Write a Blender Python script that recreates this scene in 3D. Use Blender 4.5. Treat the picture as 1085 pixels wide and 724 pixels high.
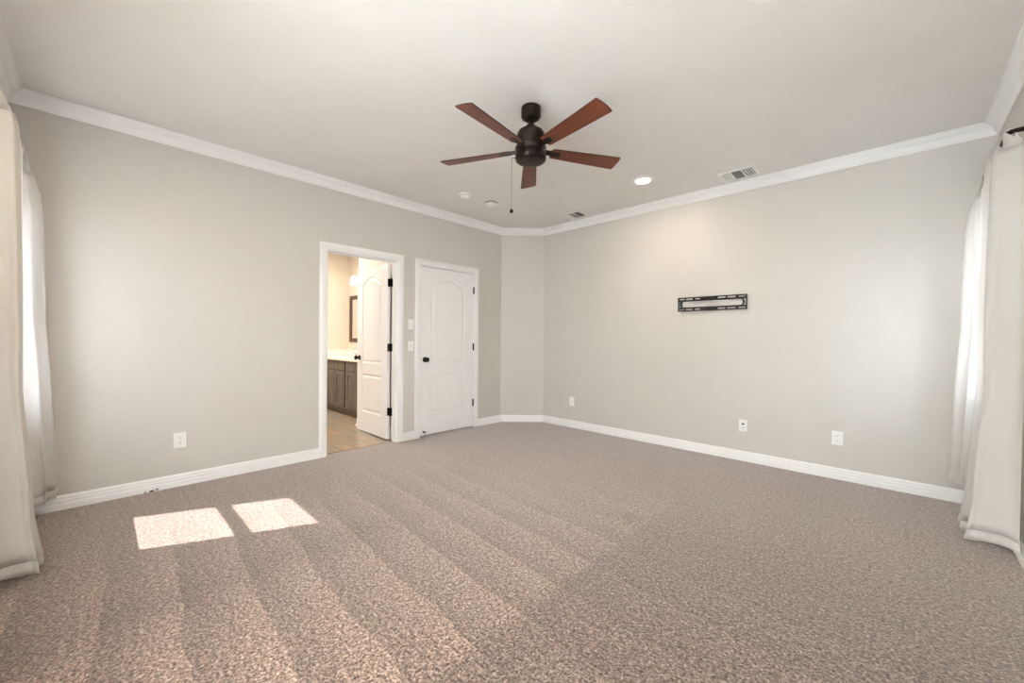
import bpy, bmesh, math, random
from mathutils import Vector, Matrix
random.seed(7)
for o in list(bpy.data.objects): bpy.data.objects.remove(o, do_unlink=True)
SC = bpy.context.scene
COL = SC.collection

# ------------------------------------------------------------------ room numbers (metres)
H = 2.743                       # ceiling
XR, YF = 4.568, -4.828          # right wall, front (window) wall
CA, CB = 0.433, 0.432           # cut corner
F_PX, YAW, PIT, ROLL = 422.938, 0.7679106, -0.0067836, 0.0083075
CAM = (4.06672, -4.41575, 1.18382)

# ------------------------------------------------------------------ camera
fw = Vector((-math.sin(YAW)*math.cos(PIT), math.cos(YAW)*math.cos(PIT), math.sin(PIT)))
r0 = Vector((math.cos(YAW), math.sin(YAW), 0)); u0 = r0.cross(fw)
rr = math.cos(ROLL)*r0 + math.sin(ROLL)*u0
uu = -math.sin(ROLL)*r0 + math.cos(ROLL)*u0
cd = bpy.data.cameras.new('camera'); cam = bpy.data.objects.new('camera', cd); COL.objects.link(cam)
cd.sensor_width = 36; cd.sensor_fit = 'HORIZONTAL'; cd.lens = F_PX/1085*36
cd.clip_start = 0.02; cd.clip_end = 400
M = Matrix((( rr.x, uu.x, -fw.x, CAM[0]), (rr.y, uu.y, -fw.y, CAM[1]), (rr.z, uu.z, -fw.z, CAM[2]), (0,0,0,1)))
cam.matrix_world = M
SC.camera = cam

# ------------------------------------------------------------------ sky, sun, exposure
SC.view_settings.view_transform = 'Standard'; SC.view_settings.look = 'None'
SC.view_settings.gamma = 1; SC.view_settings.use_curve_mapping = False
SC.view_settings.exposure = 0.63
wd = bpy.data.worlds.new('sky'); SC.world = wd; wd.use_nodes = True
bg = wd.node_tree.nodes['Background']
bg.inputs[0].default_value = (0.885, 0.935, 1.0, 1); bg.inputs[1].default_value = 17.0
sl = bpy.data.lights.new('sun', 'SUN'); sl.energy = 46; sl.angle = math.radians(0.5); sl.color = (1, .975, .95)
sun = bpy.data.objects.new('sun', sl); COL.objects.link(sun)
sun.rotation_euler = Vector((.44, 1, -1.35)).to_track_quat('-Z', 'Y').to_euler()
sun.location = (-2, -12, 14)
LAMP_W = 5.5
LAMP_ADDED_W = 15  # added lamp behind the camera
BATH_ADDED_W = 42

def portal(name, loc, sx, sy, direction):
    l = bpy.data.lights.new(name, 'AREA'); l.shape = 'RECTANGLE'; l.size = sx; l.size_y = sy
    l.cycles.is_portal = True
    o = bpy.data.objects.new(name, l); COL.objects.link(o); o.location = loc
    o.rotation_euler = Vector(direction).to_track_quat('-Z', 'Z').to_euler()
# window openings: (start, end, sill, head)
WIN1 = (0.14, 0.850, 0.715, 2.10)        # front wall, along x
WIN2 = (-0.83, -0.10, 0.76, 2.10)      # right wall, along y
WIN_ADDED = (2.20, 4.40, 0.45, 2.15)        # added unseen window behind the camera, sheer drawn, to light the room
for n, (a, b, z0, z1) in enumerate((WIN1, WIN2, WIN_ADDED)):
    if n in (0, 2): portal('portal', ((a+b)/2, YF-.16, (z0+z1)/2), b-a, z1-z0, (0, 1, 0))
    else: portal('portal', (XR+.16, (a+b)/2, (z0+z1)/2), b-a, z1-z0, (-1, 0, 0))

# ------------------------------------------------------------------ materials
def newmat(name):
    m = bpy.data.materials.new(name); m.use_nodes = True
    nt = m.node_tree; b = nt.nodes['Principled BSDF']
    return m, nt, b
def ramp(nt, fac, stops):
    r = nt.nodes.new('ShaderNodeValToRGB'); e = r.color_ramp.elements
    while len(e) > len(stops): e.remove(e[-1])
    while len(e) < len(stops): e.new(.5)
    for k, (p, c) in enumerate(stops): e[k].position = p; e[k].color = (*c, 1)
    nt.links.new(fac, r.inputs[0]); return r.outputs[0]
def coords(nt, scale=(1,1,1), rot=(0,0,0), loc=(0,0,0)):
    t = nt.nodes.new('ShaderNodeTexCoord'); mp = nt.nodes.new('ShaderNodeMapping')
    mp.inputs['Scale'].default_value = scale; mp.inputs['Rotation'].default_value = rot; mp.inputs['Location'].default_value = loc
    nt.links.new(t.outputs['Object'], mp.inputs[0]); return mp.outputs[0]
def noise(nt, vec, scale, detail=2, rough=.5):
    n = nt.nodes.new('ShaderNodeTexNoise'); n.inputs['Scale'].default_value = scale
    n.inputs['Detail'].default_value = detail; n.inputs['Roughness'].default_value = rough
    nt.links.new(vec, n.inputs['Vector']); return n.outputs['Fac']
def bump(nt, h, b, strength, dist):
    n = nt.nodes.new('ShaderNodeBump'); n.inputs['Strength'].default_value = strength; n.inputs['Distance'].default_value = dist
    nt.links.new(h, n.inputs['Height']); nt.links.new(n.outputs[0], b.inputs['Normal']); return n
def math_(nt, op, a, b=None, c=None):
    n = nt.nodes.new('ShaderNodeMath'); n.operation = op
    for i, v in enumerate((a, b, c)):
        if v is None: continue
        if isinstance(v, (int, float)): n.inputs[i].default_value = v
        else: nt.links.new(v, n.inputs[i])
    return n.outputs[0]
def mixc(nt, fac, a, b, mode='MIX'):
    n = nt.nodes.new('ShaderNodeMix'); n.data_type = 'RGBA'; n.blend_type = mode
    if isinstance(fac, (int, float)): n.inputs[0].default_value = fac
    else: nt.links.new(fac, n.inputs[0])
    for i, v in ((6, a), (7, b)):
        if isinstance(v, tuple): n.inputs[i].default_value = (*v, 1)
        else: nt.links.new(v, n.inputs[i])
    return n.outputs[2]
def paint(name, col, rough=.5, bs=.0, scale=60, bd=.002, var=.02, spec=.5, metal=0):
    m, nt, b = newmat(name)
    v = coords(nt)
    n = noise(nt, v, 3.0, 3)
    c0 = tuple(x*(1-var) for x in col); c1 = tuple(min(1, x*(1+var)) for x in col)
    nt.links.new(ramp(nt, n, [(.3, c0), (.7, c1)]), b.inputs['Base Color'])
    b.inputs['Roughness'].default_value = rough; b.inputs['Metallic'].default_value = metal
    b.inputs['Specular IOR Level'].default_value = spec
    if bs: bump(nt, noise(nt, v, scale, 3, .55), b, bs, bd)
    return m
MAT = {}
MAT['wall'] = paint('wall_paint', (.67, .643, .610), .42, .35, 55, .004, .012, .4)
MAT['ceiling'] = paint('ceiling_paint', (.865, .845, .825), .6, .25, 38, .005, .015, .3)
MAT['bath_wall'] = paint('bathroom_paint', (.74, .66, .55), .5, .3, 55, .003, .01)
MAT['trim'] = paint('white_trim', (.95, .95, .955), .35, 0, var=.01)
MAT['door'] = paint('white_door', (.94, .94, .945), .38, .08, 140, .001, .008)
MAT['plastic'] = paint('white_plastic', (.93, .93, .92), .3, 0, var=.01)
MAT['slot'] = paint('dark_slot', (.03, .03, .03), .6)
MAT['vinyl'] = paint('window_vinyl', (.85, .86, .87), .35)
MAT['bronze'] = paint('oil_rubbed_bronze', (.022, .015, .011), .38, .1, 200, .0005, .25, .5, .6)
MAT['black'] = paint('black_hardware', (.012, .011, .011), .38, 0, var=.1, metal=.5)
MAT['mount'] = paint('black_steel', (.012, .010, .009), .28, 0, var=.1, metal=.3)
MAT['chrome'] = paint('chrome', (.6, .6, .6), .15, metal=1)
MAT['vent_white'] = paint('vent_enamel', (.95, .95, .94), .4)
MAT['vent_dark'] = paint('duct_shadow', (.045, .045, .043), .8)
MAT['top'] = paint('countertop', (.88, .84, .76), .22, 0, var=.02)
MAT['lens'] = None

def emis(name, col, s):
    m, nt, b = newmat(name); b.inputs['Emission Color'].default_value = (*col, 1); b.inputs['Emission Strength'].default_value = s
    b.inputs['Base Color'].default_value = (.9, .9, .9, 1); return m
MAT['lens'] = emis('lit_lens', (1, .90, .74), 4)
MAT['sconce_glass'] = emis('lit_shade', (1, .93, .82), 5)

def wood(name, dark, light, scale, axis, rough=.4):
    m, nt, b = newmat(name)
    sc = [scale, scale, scale]; sc[axis] = scale*.07
    n = noise(nt, coords(nt, tuple(sc)), 1.0, 6, .65)
    n2 = noise(nt, coords(nt, tuple(x*4 for x in sc)), 1.0, 3, .5)
    f = math_(nt, 'ADD', math_(nt, 'MULTIPLY', n, .75), math_(nt, 'MULTIPLY', n2, .25))
    nt.links.new(ramp(nt, f, [(.35, dark), (.65, light)]), b.inputs['Base Color'])
    b.inputs['Roughness'].default_value = rough
    bump(nt, n2, b, .15, .001); return m
MAT['blade'] = wood('cherry_wood', (.105, .026, .013), (.20, .055, .028), 30, 0, .42)
MAT['blade_top'] = paint('blade_edge', (.05, .014, .009), .5)
MAT['cabinet'] = wood('grey_stained_oak', (.08, .063, .05), (.23, .185, .15), 34, 2, .5)
MAT['mirror_wood'] = wood('dark_walnut', (.045, .022, .014), (.12, .06, .038), 30, 2, .45)

# carpet
m, nt, b = newmat('carpet')
v = coords(nt)
n1 = noise(nt, v, 100, 3, .7)
vo = nt.nodes.new('ShaderNodeTexVoronoi'); vo.inputs['Scale'].default_value = 105; nt.links.new(v, vo.inputs['Vector'])
nC = math_(nt, 'ADD', math_(nt, 'MULTIPLY', n1, .72), math_(nt, 'MULTIPLY', noise(nt, v, 46, 2, .6), .28))
tuft = ramp(nt, nC, [(.39, (.018, .009, .006)), (.455, (.125, .078, .056)), (.54, (.262, .182, .140)), (.64, (.54, .405, .33))])
big = noise(nt, v, 1.7, 4, .6)
mid = noise(nt, v, 9, 3, .6)
sep = nt.nodes.new('ShaderNodeSeparateXYZ'); nt.links.new(v, sep.inputs[0])
wob = math_(nt, 'MULTIPLY', math_(nt, 'SUBTRACT', big, .5), .35)
# vacuum passes: strips along x, each strip laid over a little darker towards one edge; turn line at x = 2.9
ys = math_(nt, 'ADD', math_(nt, 'ADD', sep.outputs[1], math_(nt, 'MULTIPLY', wob, .35)), math_(nt, 'MULTIPLY', sep.outputs[0], .06))
saw = math_(nt, 'FRACT', math_(nt, 'MULTIPLY', ys, 3.7))
xa = math_(nt, 'ADD', sep.outputs[0], math_(nt, 'MULTIPLY', wob, .25))
def ss(val, a, b2):
    mr = nt.nodes.new('ShaderNodeMapRange'); mr.interpolation_type = 'SMOOTHSTEP'
    nt.links.new(val, mr.inputs[0]); mr.inputs[1].default_value = a; mr.inputs[2].default_value = b2
    return mr.outputs[0]
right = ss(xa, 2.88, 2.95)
near = ss(sep.outputs[1], -2.0, -2.6)
stripe = math_(nt, 'MULTIPLY', math_(nt, 'SUBTRACT', saw, .5), .42)
stripe = math_(nt, 'MULTIPLY', stripe, math_(nt, 'SUBTRACT', 1.0, math_(nt, 'MULTIPLY', right, .65)))
stripe = math_(nt, 'MULTIPLY', stripe, math_(nt, 'ADD', .25, math_(nt, 'MULTIPLY', ss(sep.outputs[1], -1.8, -2.8), .75)))
stripe = math_(nt, 'MULTIPLY', stripe, ss(sep.outputs[0], .5, 1.5))
band = ss(math_(nt, 'ABSOLUTE', math_(nt, 'SUBTRACT', xa, 1.72)), .28, .0)
band = math_(nt, 'MULTIPLY', band, math_(nt, 'MULTIPLY', ss(sep.outputs[1], -2.9, -3.3), -.16))
k = math_(nt, 'ADD', math_(nt, 'ADD', 1.0, stripe), band)
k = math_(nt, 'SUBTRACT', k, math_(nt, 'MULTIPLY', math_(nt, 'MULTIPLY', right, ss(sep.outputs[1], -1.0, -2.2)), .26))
k = math_(nt, 'ADD', k, math_(nt, 'MULTIPLY', math_(nt, 'SUBTRACT', mid, .5), .25))
k = math_(nt, 'ADD', k, math_(nt, 'MULTIPLY', math_(nt, 'SUBTRACT', noise(nt, v, 24, 2, .6), .5), .38))
# two small stains, then four more darker patches
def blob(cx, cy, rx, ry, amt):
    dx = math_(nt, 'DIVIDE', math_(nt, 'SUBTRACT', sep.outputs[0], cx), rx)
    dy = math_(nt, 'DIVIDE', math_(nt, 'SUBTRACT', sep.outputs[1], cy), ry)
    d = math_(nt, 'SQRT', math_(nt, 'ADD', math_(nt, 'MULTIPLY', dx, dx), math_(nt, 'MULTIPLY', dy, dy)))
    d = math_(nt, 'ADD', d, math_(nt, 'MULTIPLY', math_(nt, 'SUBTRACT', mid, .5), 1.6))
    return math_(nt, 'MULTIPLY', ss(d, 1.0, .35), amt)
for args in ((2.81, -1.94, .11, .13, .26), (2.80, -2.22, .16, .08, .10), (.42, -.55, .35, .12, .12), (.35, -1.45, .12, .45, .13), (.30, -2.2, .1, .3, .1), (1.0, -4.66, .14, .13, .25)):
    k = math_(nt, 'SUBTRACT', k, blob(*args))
comb = nt.nodes.new('ShaderNodeCombineColor')
for i in range(3): nt.links.new(k, comb.inputs[i])
colr = mixc(nt, 1.0, tuft, comb.outputs[0], 'MULTIPLY')
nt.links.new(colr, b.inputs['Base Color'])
b.inputs['Roughness'].default_value = .95; b.inputs['Specular IOR Level'].default_value = .1
b.inputs['Sheen Weight'].default_value = .9; b.inputs['Sheen Roughness'].default_value = .42; b.inputs['Sheen Tint'].default_value = (.96, .92, .90, 1)
hgt = math_(nt, 'ADD', n1, math_(nt, 'MULTIPLY', vo.outputs['Distance'], -.5))
bump(nt, hgt, b, .55, .005)
MAT['carpet'] = m

# wood-look tile
m, nt, b = newmat('wood_look_tile')
br = nt.nodes.new('ShaderNodeTexBrick'); v = coords(nt, rot=(0, 0, 0))
nt.links.new(v, br.inputs['Vector'])
br.inputs['Scale'].default_value = 1; br.inputs['Brick Width'].default_value = .61; br.inputs['Row Height'].default_value = .155
br.inputs['Mortar Size'].default_value = .004; br.offset = .37
br.inputs['Color1'].default_value = (.50, .36, .22, 1); br.inputs['Color2'].default_value = (.36, .335, .30, 1); br.inputs['Mortar'].default_value = (.20, .16, .12, 1)
g = noise(nt, coords(nt, (3, 34, 10)), 1.0, 5, .65)
nt.links.new(mixc(nt, .8, br.outputs['Color'], ramp(nt, g, [(.3, (.5, .47, .42)), (.7, (1.25, 1.2, 1.15))]), 'MULTIPLY'), b.inputs['Base Color'])
b.inputs['Roughness'].default_value = .28
MAT['tile'] = m

# curtain cloth: lets part of the light through
def cloth(name, col, transl):
    m, nt, b = newmat(name)
    b.inputs['Base Color'].default_value = (*col, 1); b.inputs['Roughness'].default_value = .9; b.inputs['Specular IOR Level'].default_value = .1
    wv = noise(nt, coords(nt, (260, 260, 40)), 1.0, 2)
    wh = noise(nt, coords(nt, (40, 40, 300)), 1.0, 2)
    bump(nt, math_(nt, 'ADD', wv, wh), b, .25, .001)
    tr = nt.nodes.new('ShaderNodeBsdfTranslucent'); tr.inputs[0].default_value = (*col, 1)
    mx = nt.nodes.new('ShaderNodeMixShader'); mx.inputs[0].default_value = transl
    out = nt.nodes['Material Output']
    nt.links.new(b.outputs[0], mx.inputs[1]); nt.links.new(tr.outputs[0], mx.inputs[2]); nt.links.new(mx.outputs[0], out.inputs[0]); return m
MAT['curtain'] = cloth('off_white_cloth', (.95, .935, .915), .55)
MAT['sheer'] = cloth('white_sheer', (.95, .95, .95), .62)
MAT['hem'] = cloth('off_white_hem', (.93, .915, .895), .45)

m, nt, b = newmat('pane_glass')
tp = nt.nodes.new('ShaderNodeBsdfTransparent'); tp.inputs[0].default_value = (.95, .97, .96, 1)
gl = nt.nodes.new('ShaderNodeBsdfGlossy'); gl.inputs['Roughness'].default_value = .02
mx = nt.nodes.new('ShaderNodeMixShader'); mx.inputs[0].default_value = .06
nt.links.new(tp.outputs[0], mx.inputs[1]); nt.links.new(gl.outputs[0], mx.inputs[2]); nt.links.new(mx.outputs[0], nt.nodes['Material Output'].inputs[0])
MAT['glass'] = m
m, nt, b = newmat('solar_glass')  # panes darkened to weaken the daylight from the two side windows
tp = nt.nodes.new('ShaderNodeBsdfTransparent'); tp.inputs[0].default_value = (.48, .49, .50, 1)
gl = nt.nodes.new('ShaderNodeBsdfGlossy'); gl.inputs['Roughness'].default_value = .02
mx = nt.nodes.new('ShaderNodeMixShader'); mx.inputs[0].default_value = .06
nt.links.new(tp.outputs[0], mx.inputs[1]); nt.links.new(gl.outputs[0], mx.inputs[2]); nt.links.new(mx.outputs[0], nt.nodes['Material Output'].inputs[0])
MAT['solar_glass'] = m
m, nt, b = newmat('mirror_glass'); b.inputs['Metallic'].default_value = 1; b.inputs['Roughness'].default_value = .02; b.inputs['Base Color'].default_value = (.9, .9, .9, 1)
MAT['mirror'] = m
MAT['lawn'] = paint('patio_concrete', (.42, .41, .39), .95, .5, 40, .05, .3)

# ------------------------------------------------------------------ mesh helpers
class MB:
    def __init__(s): s.v = []; s.f = []; s.sm = []; s.mi = []
    def add(s, vs, fs, smooth=False, mi=0):
        o = len(s.v); s.v += [tuple(x) for x in vs]
        for f in fs: s.f.append(tuple(i+o for i in f)); s.sm.append(smooth); s.mi.append(mi)
        return s
    def box(s, x0, x1, y0, y1, z0, z1, mi=0):
        x0, x1 = sorted((x0, x1)); y0, y1 = sorted((y0, y1)); z0, z1 = sorted((z0, z1))
        return s.add([(x0,y0,z0),(x1,y0,z0),(x1,y1,z0),(x0,y1,z0),(x0,y0,z1),(x1,y0,z1),(x1,y1,z1),(x0,y1,z1)],
              [(0,3,2,1),(4,5,6,7),(0,1,5,4),(1,2,6,5),(2,3,7,6),(3,0,4,7)], mi=mi)
    def loft(s, rings, cap=True, smooth=False, closed=True, mi=0):
        n = len(rings[0]); vs = [p for r in rings for p in r]; fs = []
        for k in range(len(rings)-1):
            for i in range(n if closed else n-1):
                j = (i+1) % n; fs.append((k*n+i, k*n+j, (k+1)*n+j, (k+1)*n+i))
        s.add(vs, fs, smooth, mi)
        if cap:
            o = len(s.v)-len(vs)
            s.f.append(tuple(o+i for i in reversed(range(n)))); s.sm.append(False); s.mi.append(mi)
            s.f.append(tuple(o+(len(rings)-1)*n+i for i in range(n))); s.sm.append(False); s.mi.append(mi)
        return s
    def prism(s, pts, fn0, fn1, mi=0):
        return s.loft([[fn0(*q) for q in pts], [fn1(*q) for q in pts]], mi=mi)
    def lathe(s, prof, c=(0,0,0), n=40, axis=2, flip=False, mi=0):
        """prof: (radius, height) along the axis"""
        rings = []
        for r, h in prof:
            ring = []
            for i in range(n):
                a = 2*math.pi*i/n; p = [0,0,0]
                p[(axis+1)%3] = r*math.cos(a); p[(axis+2)%3] = r*math.sin(a); p[axis] = h
                ring.append((c[0]+p[0], c[1]+p[1], c[2]+p[2]))
            rings.append(ring)
        return s.loft(rings, True, True, mi=mi)
    def tube(s, pts, r, n=10, mi=0):
        rings = []; pts = [Vector(p) for p in pts]; prev = None
        for i, p in enumerate(pts):
            t = (pts[min(i+1, len(pts)-1)]-pts[max(i-1, 0)]).normalized()
            up = prev if prev is not None else (Vector((0,0,1)) if abs(t.z) < .9 else Vector((1,0,0)))
            a = t.cross(up).normalized(); b_ = a.cross(t).normalized(); prev = b_
            rings.append([tuple(p + r*(math.cos(2*math.pi*k/n)*a + math.sin(2*math.pi*k/n)*b_)) for k in range(n)])
        return s.loft(rings, True, True, mi=mi)
    def build(s, name, mats, parent=None, loc=None, bevel=0, solid=0, angle=40):
        me = bpy.data.meshes.new(name)
        base = Vector(loc) if loc is not None else None
        vs = s.v
        if base is not None: vs = [tuple(Vector(p)-base) for p in s.v]
        me.from_pydata(vs, [], s.f); me.update()
        for p, q, mi in zip(me.polygons, s.sm, s.mi): p.use_smooth = q; p.material_index = mi
        bm = bmesh.new(); bm.from_mesh(me); bmesh.ops.recalc_face_normals(bm, faces=bm.faces)
        for e in bm.edges:
            if len(e.link_faces) == 2 and e.calc_face_angle(0) > math.radians(angle): e.smooth = False
        bm.to_mesh(me); bm.free()
        if not isinstance(mats, (list, tuple)): mats = [mats]
        for mt in mats: me.materials.append(MAT[mt])
        o = bpy.data.objects.new(name, me); COL.objects.link(o)
        if base is not None: o.location = base
        if parent is not None:
            o.parent = parent
            if base is not None:
                pl = Vector(parent.location)
                if parent.parent is not None: pl = pl + Vector(parent.parent.location)
                o.location = base - pl
        if bevel:
            md = o.modifiers.new('bevel', 'BEVEL'); md.width = bevel; md.segments = 2; md.limit_method = 'ANGLE'; md.angle_limit = math.radians(50)
        if solid:
            md = o.modifiers.new('solid', 'SOLIDIFY'); md.thickness = solid; md.offset = 0
        return o
# every mesh is written in world coordinates; build(..., loc=base) moves its origin to the thing's base
def thing(name, label, cat, loc, group=None):
    o = bpy.data.objects.new(name, None); COL.objects.link(o); o.location = loc; o.empty_display_size = .1
    o['label'] = label; o['category'] = cat
    if group: o['group'] = group
    return o
def part(name, mb, mats, parent, **k):
    base = Vector(parent.location)
    if parent.parent is not None: base = base + Vector(parent.parent.location)
    return mb.build(name, mats, parent, loc=base, **k)
def struct(name, mb, mats, label, cat='structure', parent=None, **k):
    o = mb.build(name, mats, parent, **k)
    if parent is None: o['kind'] = 'structure'; o['label'] = label; o['category'] = cat
    return o

# ------------------------------------------------------------------ room shell
WT = .14
OP1 = (-2.840, -2.073, 2.045)     # clear door openings in the left wall: y0, y1, top
OP2 = (-1.766, -0.943, 2.045)
JT = .018
LT = .12                          # left wall thickness
f = MB(); f.add([(-1.0,.3,0),(-LT+.06,.3,0),(-LT+.06,-5,0),(-1.0,-5,0)], [(0,1,2,3)]) if 0 else None
fl = MB(); fl.box(-.075, XR+WT, YF-WT, WT, -.1, 0); fl.box(-1.12, -.075, -1.95, .02, -.1, 0)
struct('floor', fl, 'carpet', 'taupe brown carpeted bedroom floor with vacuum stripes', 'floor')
fb = MB(); fb.box(-3.2, -.075, -4.6, -1.95, -.1, -.003); fb.box(-3.2, -1.12, -1.95, -1.2, -.1, -.003)
struct('floor_bathroom', fb, 'tile', 'wood look plank tile floor beyond the open door', 'floor')
struct('threshold_trim_1', MB().box(-.082, -.068, OP1[0], OP1[1], -.003, .004), 'tile', 'thin edge strip between carpet and tile in the open doorway', 'trim')
struct('ceiling', MB().box(-3.3, XR+WT, YF-WT, WT+.1, H, H+.1), 'ceiling', 'greige textured ceiling above the room', 'ceiling')

wl = MB()
a0, a1, at_ = OP1[0]-JT, OP1[1]+JT, OP1[2]+JT
b0, b1 = OP2[0]-JT, OP2[1]+JT
wl.box(-LT, 0, YF-WT, a0, 0, H); wl.box(-LT, 0, a1, b0, 0, H); wl.box(-LT, 0, b1, -CA, 0, H)
wl.box(-LT, 0, a0, a1, at_, H); wl.box(-LT, 0, b0, b1, at_, H)
struct('wall_left', wl, 'wall', 'greige left wall with the two white doorways', 'wall')
wc = MB(); wc.prism([(0, -CA), (CB, 0), (CB, WT), (-LT, WT), (-LT, -CA)], lambda x, y: (x, y, 0), lambda x, y: (x, y, H))
struct('wall_corner', wc, 'wall', 'short angled greige wall cutting the far corner', 'wall')
struct('wall_back', MB().box(CB, XR+WT, 0, WT, 0, H), 'wall', 'greige back wall carrying the black mount and the outlets', 'wall')
def wall_with_holes(name, fixed, along, s0, s1, holes, label):
    mb = MB()
    def bx(a, b, z0, z1):
        if b-a < 1e-4: return
        if along == 'x': mb.box(a, b, fixed-WT, fixed, z0, z1)
        else: mb.box(fixed, fixed+WT, a, b, z0, z1)
    cur = s0
    for (a, b, z0, z1) in sorted(holes):
        bx(cur, a, 0, H); bx(a, b, 0, z0); bx(a, b, z1, H); cur = b
    bx(cur, s1, 0, H)
    return struct(name, mb, 'wall', label, 'wall')
wall_with_holes('wall_right', XR, 'y', YF-WT, 0, [WIN2], 'greige right wall with the curtained window')
wall_with_holes('wall_front', YF, 'x', 0, XR, [WIN1, WIN_ADDED], 'greige near wall with the sunlit curtained window')

# offset corner polygon
L_ = math.hypot(CA, CB)
def corners(t):
    kk = 1 + t*L_/(CA*CB)
    return [(t, YF+t), (t, -CA*(kk-t/CB)), (CB*(kk-t/CA), -t), (XR-t, -t), (XR-t, YF+t)]
CE, CD = .078, .086
crown = [(0, H-CD), (.006, H-CD), (.010, H-CD+.006), (.014, H-CD+.012), (.020, H-CD+.020), (.034, H-.040), (.052, H-.026), (.060, H-.016), (.066, H-.013), (.070, H-.006), (CE, H-.006), (CE, H), (0, H)]
names = [('trim_1', 'white crown moulding along the left wall'), ('trim_2', 'white crown moulding on the short angled wall'), ('trim_3', 'white crown moulding along the back wall'), ('trim_4', 'white crown moulding along the right wall'), ('trim_5', 'white crown moulding along the near wall')]
for i, (n, lab) in enumerate(names):
    j = (i+1) % 5
    A = [(*corners(t)[i], z) for t, z in crown]; B = [(*corners(t)[j], z) for t, z in crown]
    struct(n, MB().loft([A, B]), 'trim', lab, 'crown moulding')
BH, BT = .097, .016
base = [(0, 0), (BT, 0), (BT, .040), (.0125, .045), (.0125, .058), (.0145, .061), (.0125, .065), (.0105, .070), (.0105, .084), (.008, .090), (.004, BH), (0, BH)]
def base_seg(mb, i, j, y0=None, y1=None):
    A = [(*corners(t)[i], z) for t, z in base]; B = [(*corners(t)[j], z) for t, z in base]
    if y0 is not None: A = [(t, y0, z) for t, z in base]
    if y1 is not None: B = [(t, y1, z) for t, z in base]
    mb.loft([A, B])
CW = .073
mb = MB(); base_seg(mb, 0, 1, None, OP1[0]-.005-CW); base_seg(mb, 0, 1, OP1[1]+.005+CW, OP2[0]-.005-CW); base_seg(mb, 0, 1, OP2[1]+.005+CW, None)
bl = struct('baseboard_left', mb, 'trim', 'white ridged baseboard along the left wall, chipped near the outlet', 'baseboard')
mb = MB()
for (y, z, w, h) in ((-4.135, .008, .035, .012), (-4.105, .013, .02, .010), (-4.172, .006, .016, .008)):
    mb.prism([(y-w/2, z-h*.5), (y-w*.2, z+h*.5), (y+w*.3, z+h*.35), (y+w/2, z-h*.1), (y+w*.1, z-h*.5)], lambda a, c: (BT-.001, a, c), lambda a, c: (BT+.0012, a, c))
ch = struct('scuff', mb, 'slot', '', parent=bl)
for n, i, j, lab in (('baseboard_corner', 1, 2, 'white baseboard on the short angled wall'), ('baseboard_back', 2, 3, 'white ridged baseboard along the back wall'), ('baseboard_right', 3, 4, 'white baseboard along the right wall'), ('baseboard_front', 4, 0, 'white baseboard along the near wall')):
    mb = MB(); base_seg(mb, i, j); struct(n, mb, 'trim', lab, 'baseboard')

# ------------------------------------------------------------------ door casings and jambs
def casing(name, op, label, x_in, two_sided=True):
    y0, y1, top = op; mb = MB()
    prof = [(0, 0), (0, .010), (.006, .014), (.018, .014), (.024, .017), (.052, .017), (.060, .013), (.068, .013), (CW, .010), (CW, 0)]
    def run(sgn_x, x0):
        rv = .005
        rings = []
        for d, h in prof:
            e = rv+d
            rings.append([(x0+sgn_x*h, y0-e, 0), (x0+sgn_x*h, y0-e, top+e), (x0+sgn_x*h, y1+e, top+e), (x0+sgn_x*h, y1+e, 0)])
        n = len(prof)
        for k in range(3):
            mb.loft([[rings[i][k] for i in range(n)], [rings[i][k+1] for i in range(n)]])
    run(1, 0)
    if two_sided: run(-1, -LT)
    mb.box(-LT, 0, y0-JT, y0, 0, top+JT); mb.box(-LT, 0, y1, y1+JT, 0, top+JT); mb.box(-LT, 0, y0, y1, top, top+JT)
    a, b = x_in     # door stop
    mb.box(a, b, y0, y0+.011, 0, top); mb.box(a, b, y1-.011, y1, 0, top); mb.box(a, b, y0, y1, top-.011, top)
    return struct(name, mb, 'trim', label, 'door trim')
casing('trim_6', OP1, 'white casing and jambs around the open bathroom doorway', (-.082, -.050))
casing('trim_7', OP2, 'white casing and jambs around the closed door', (-.075, -.043))

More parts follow.
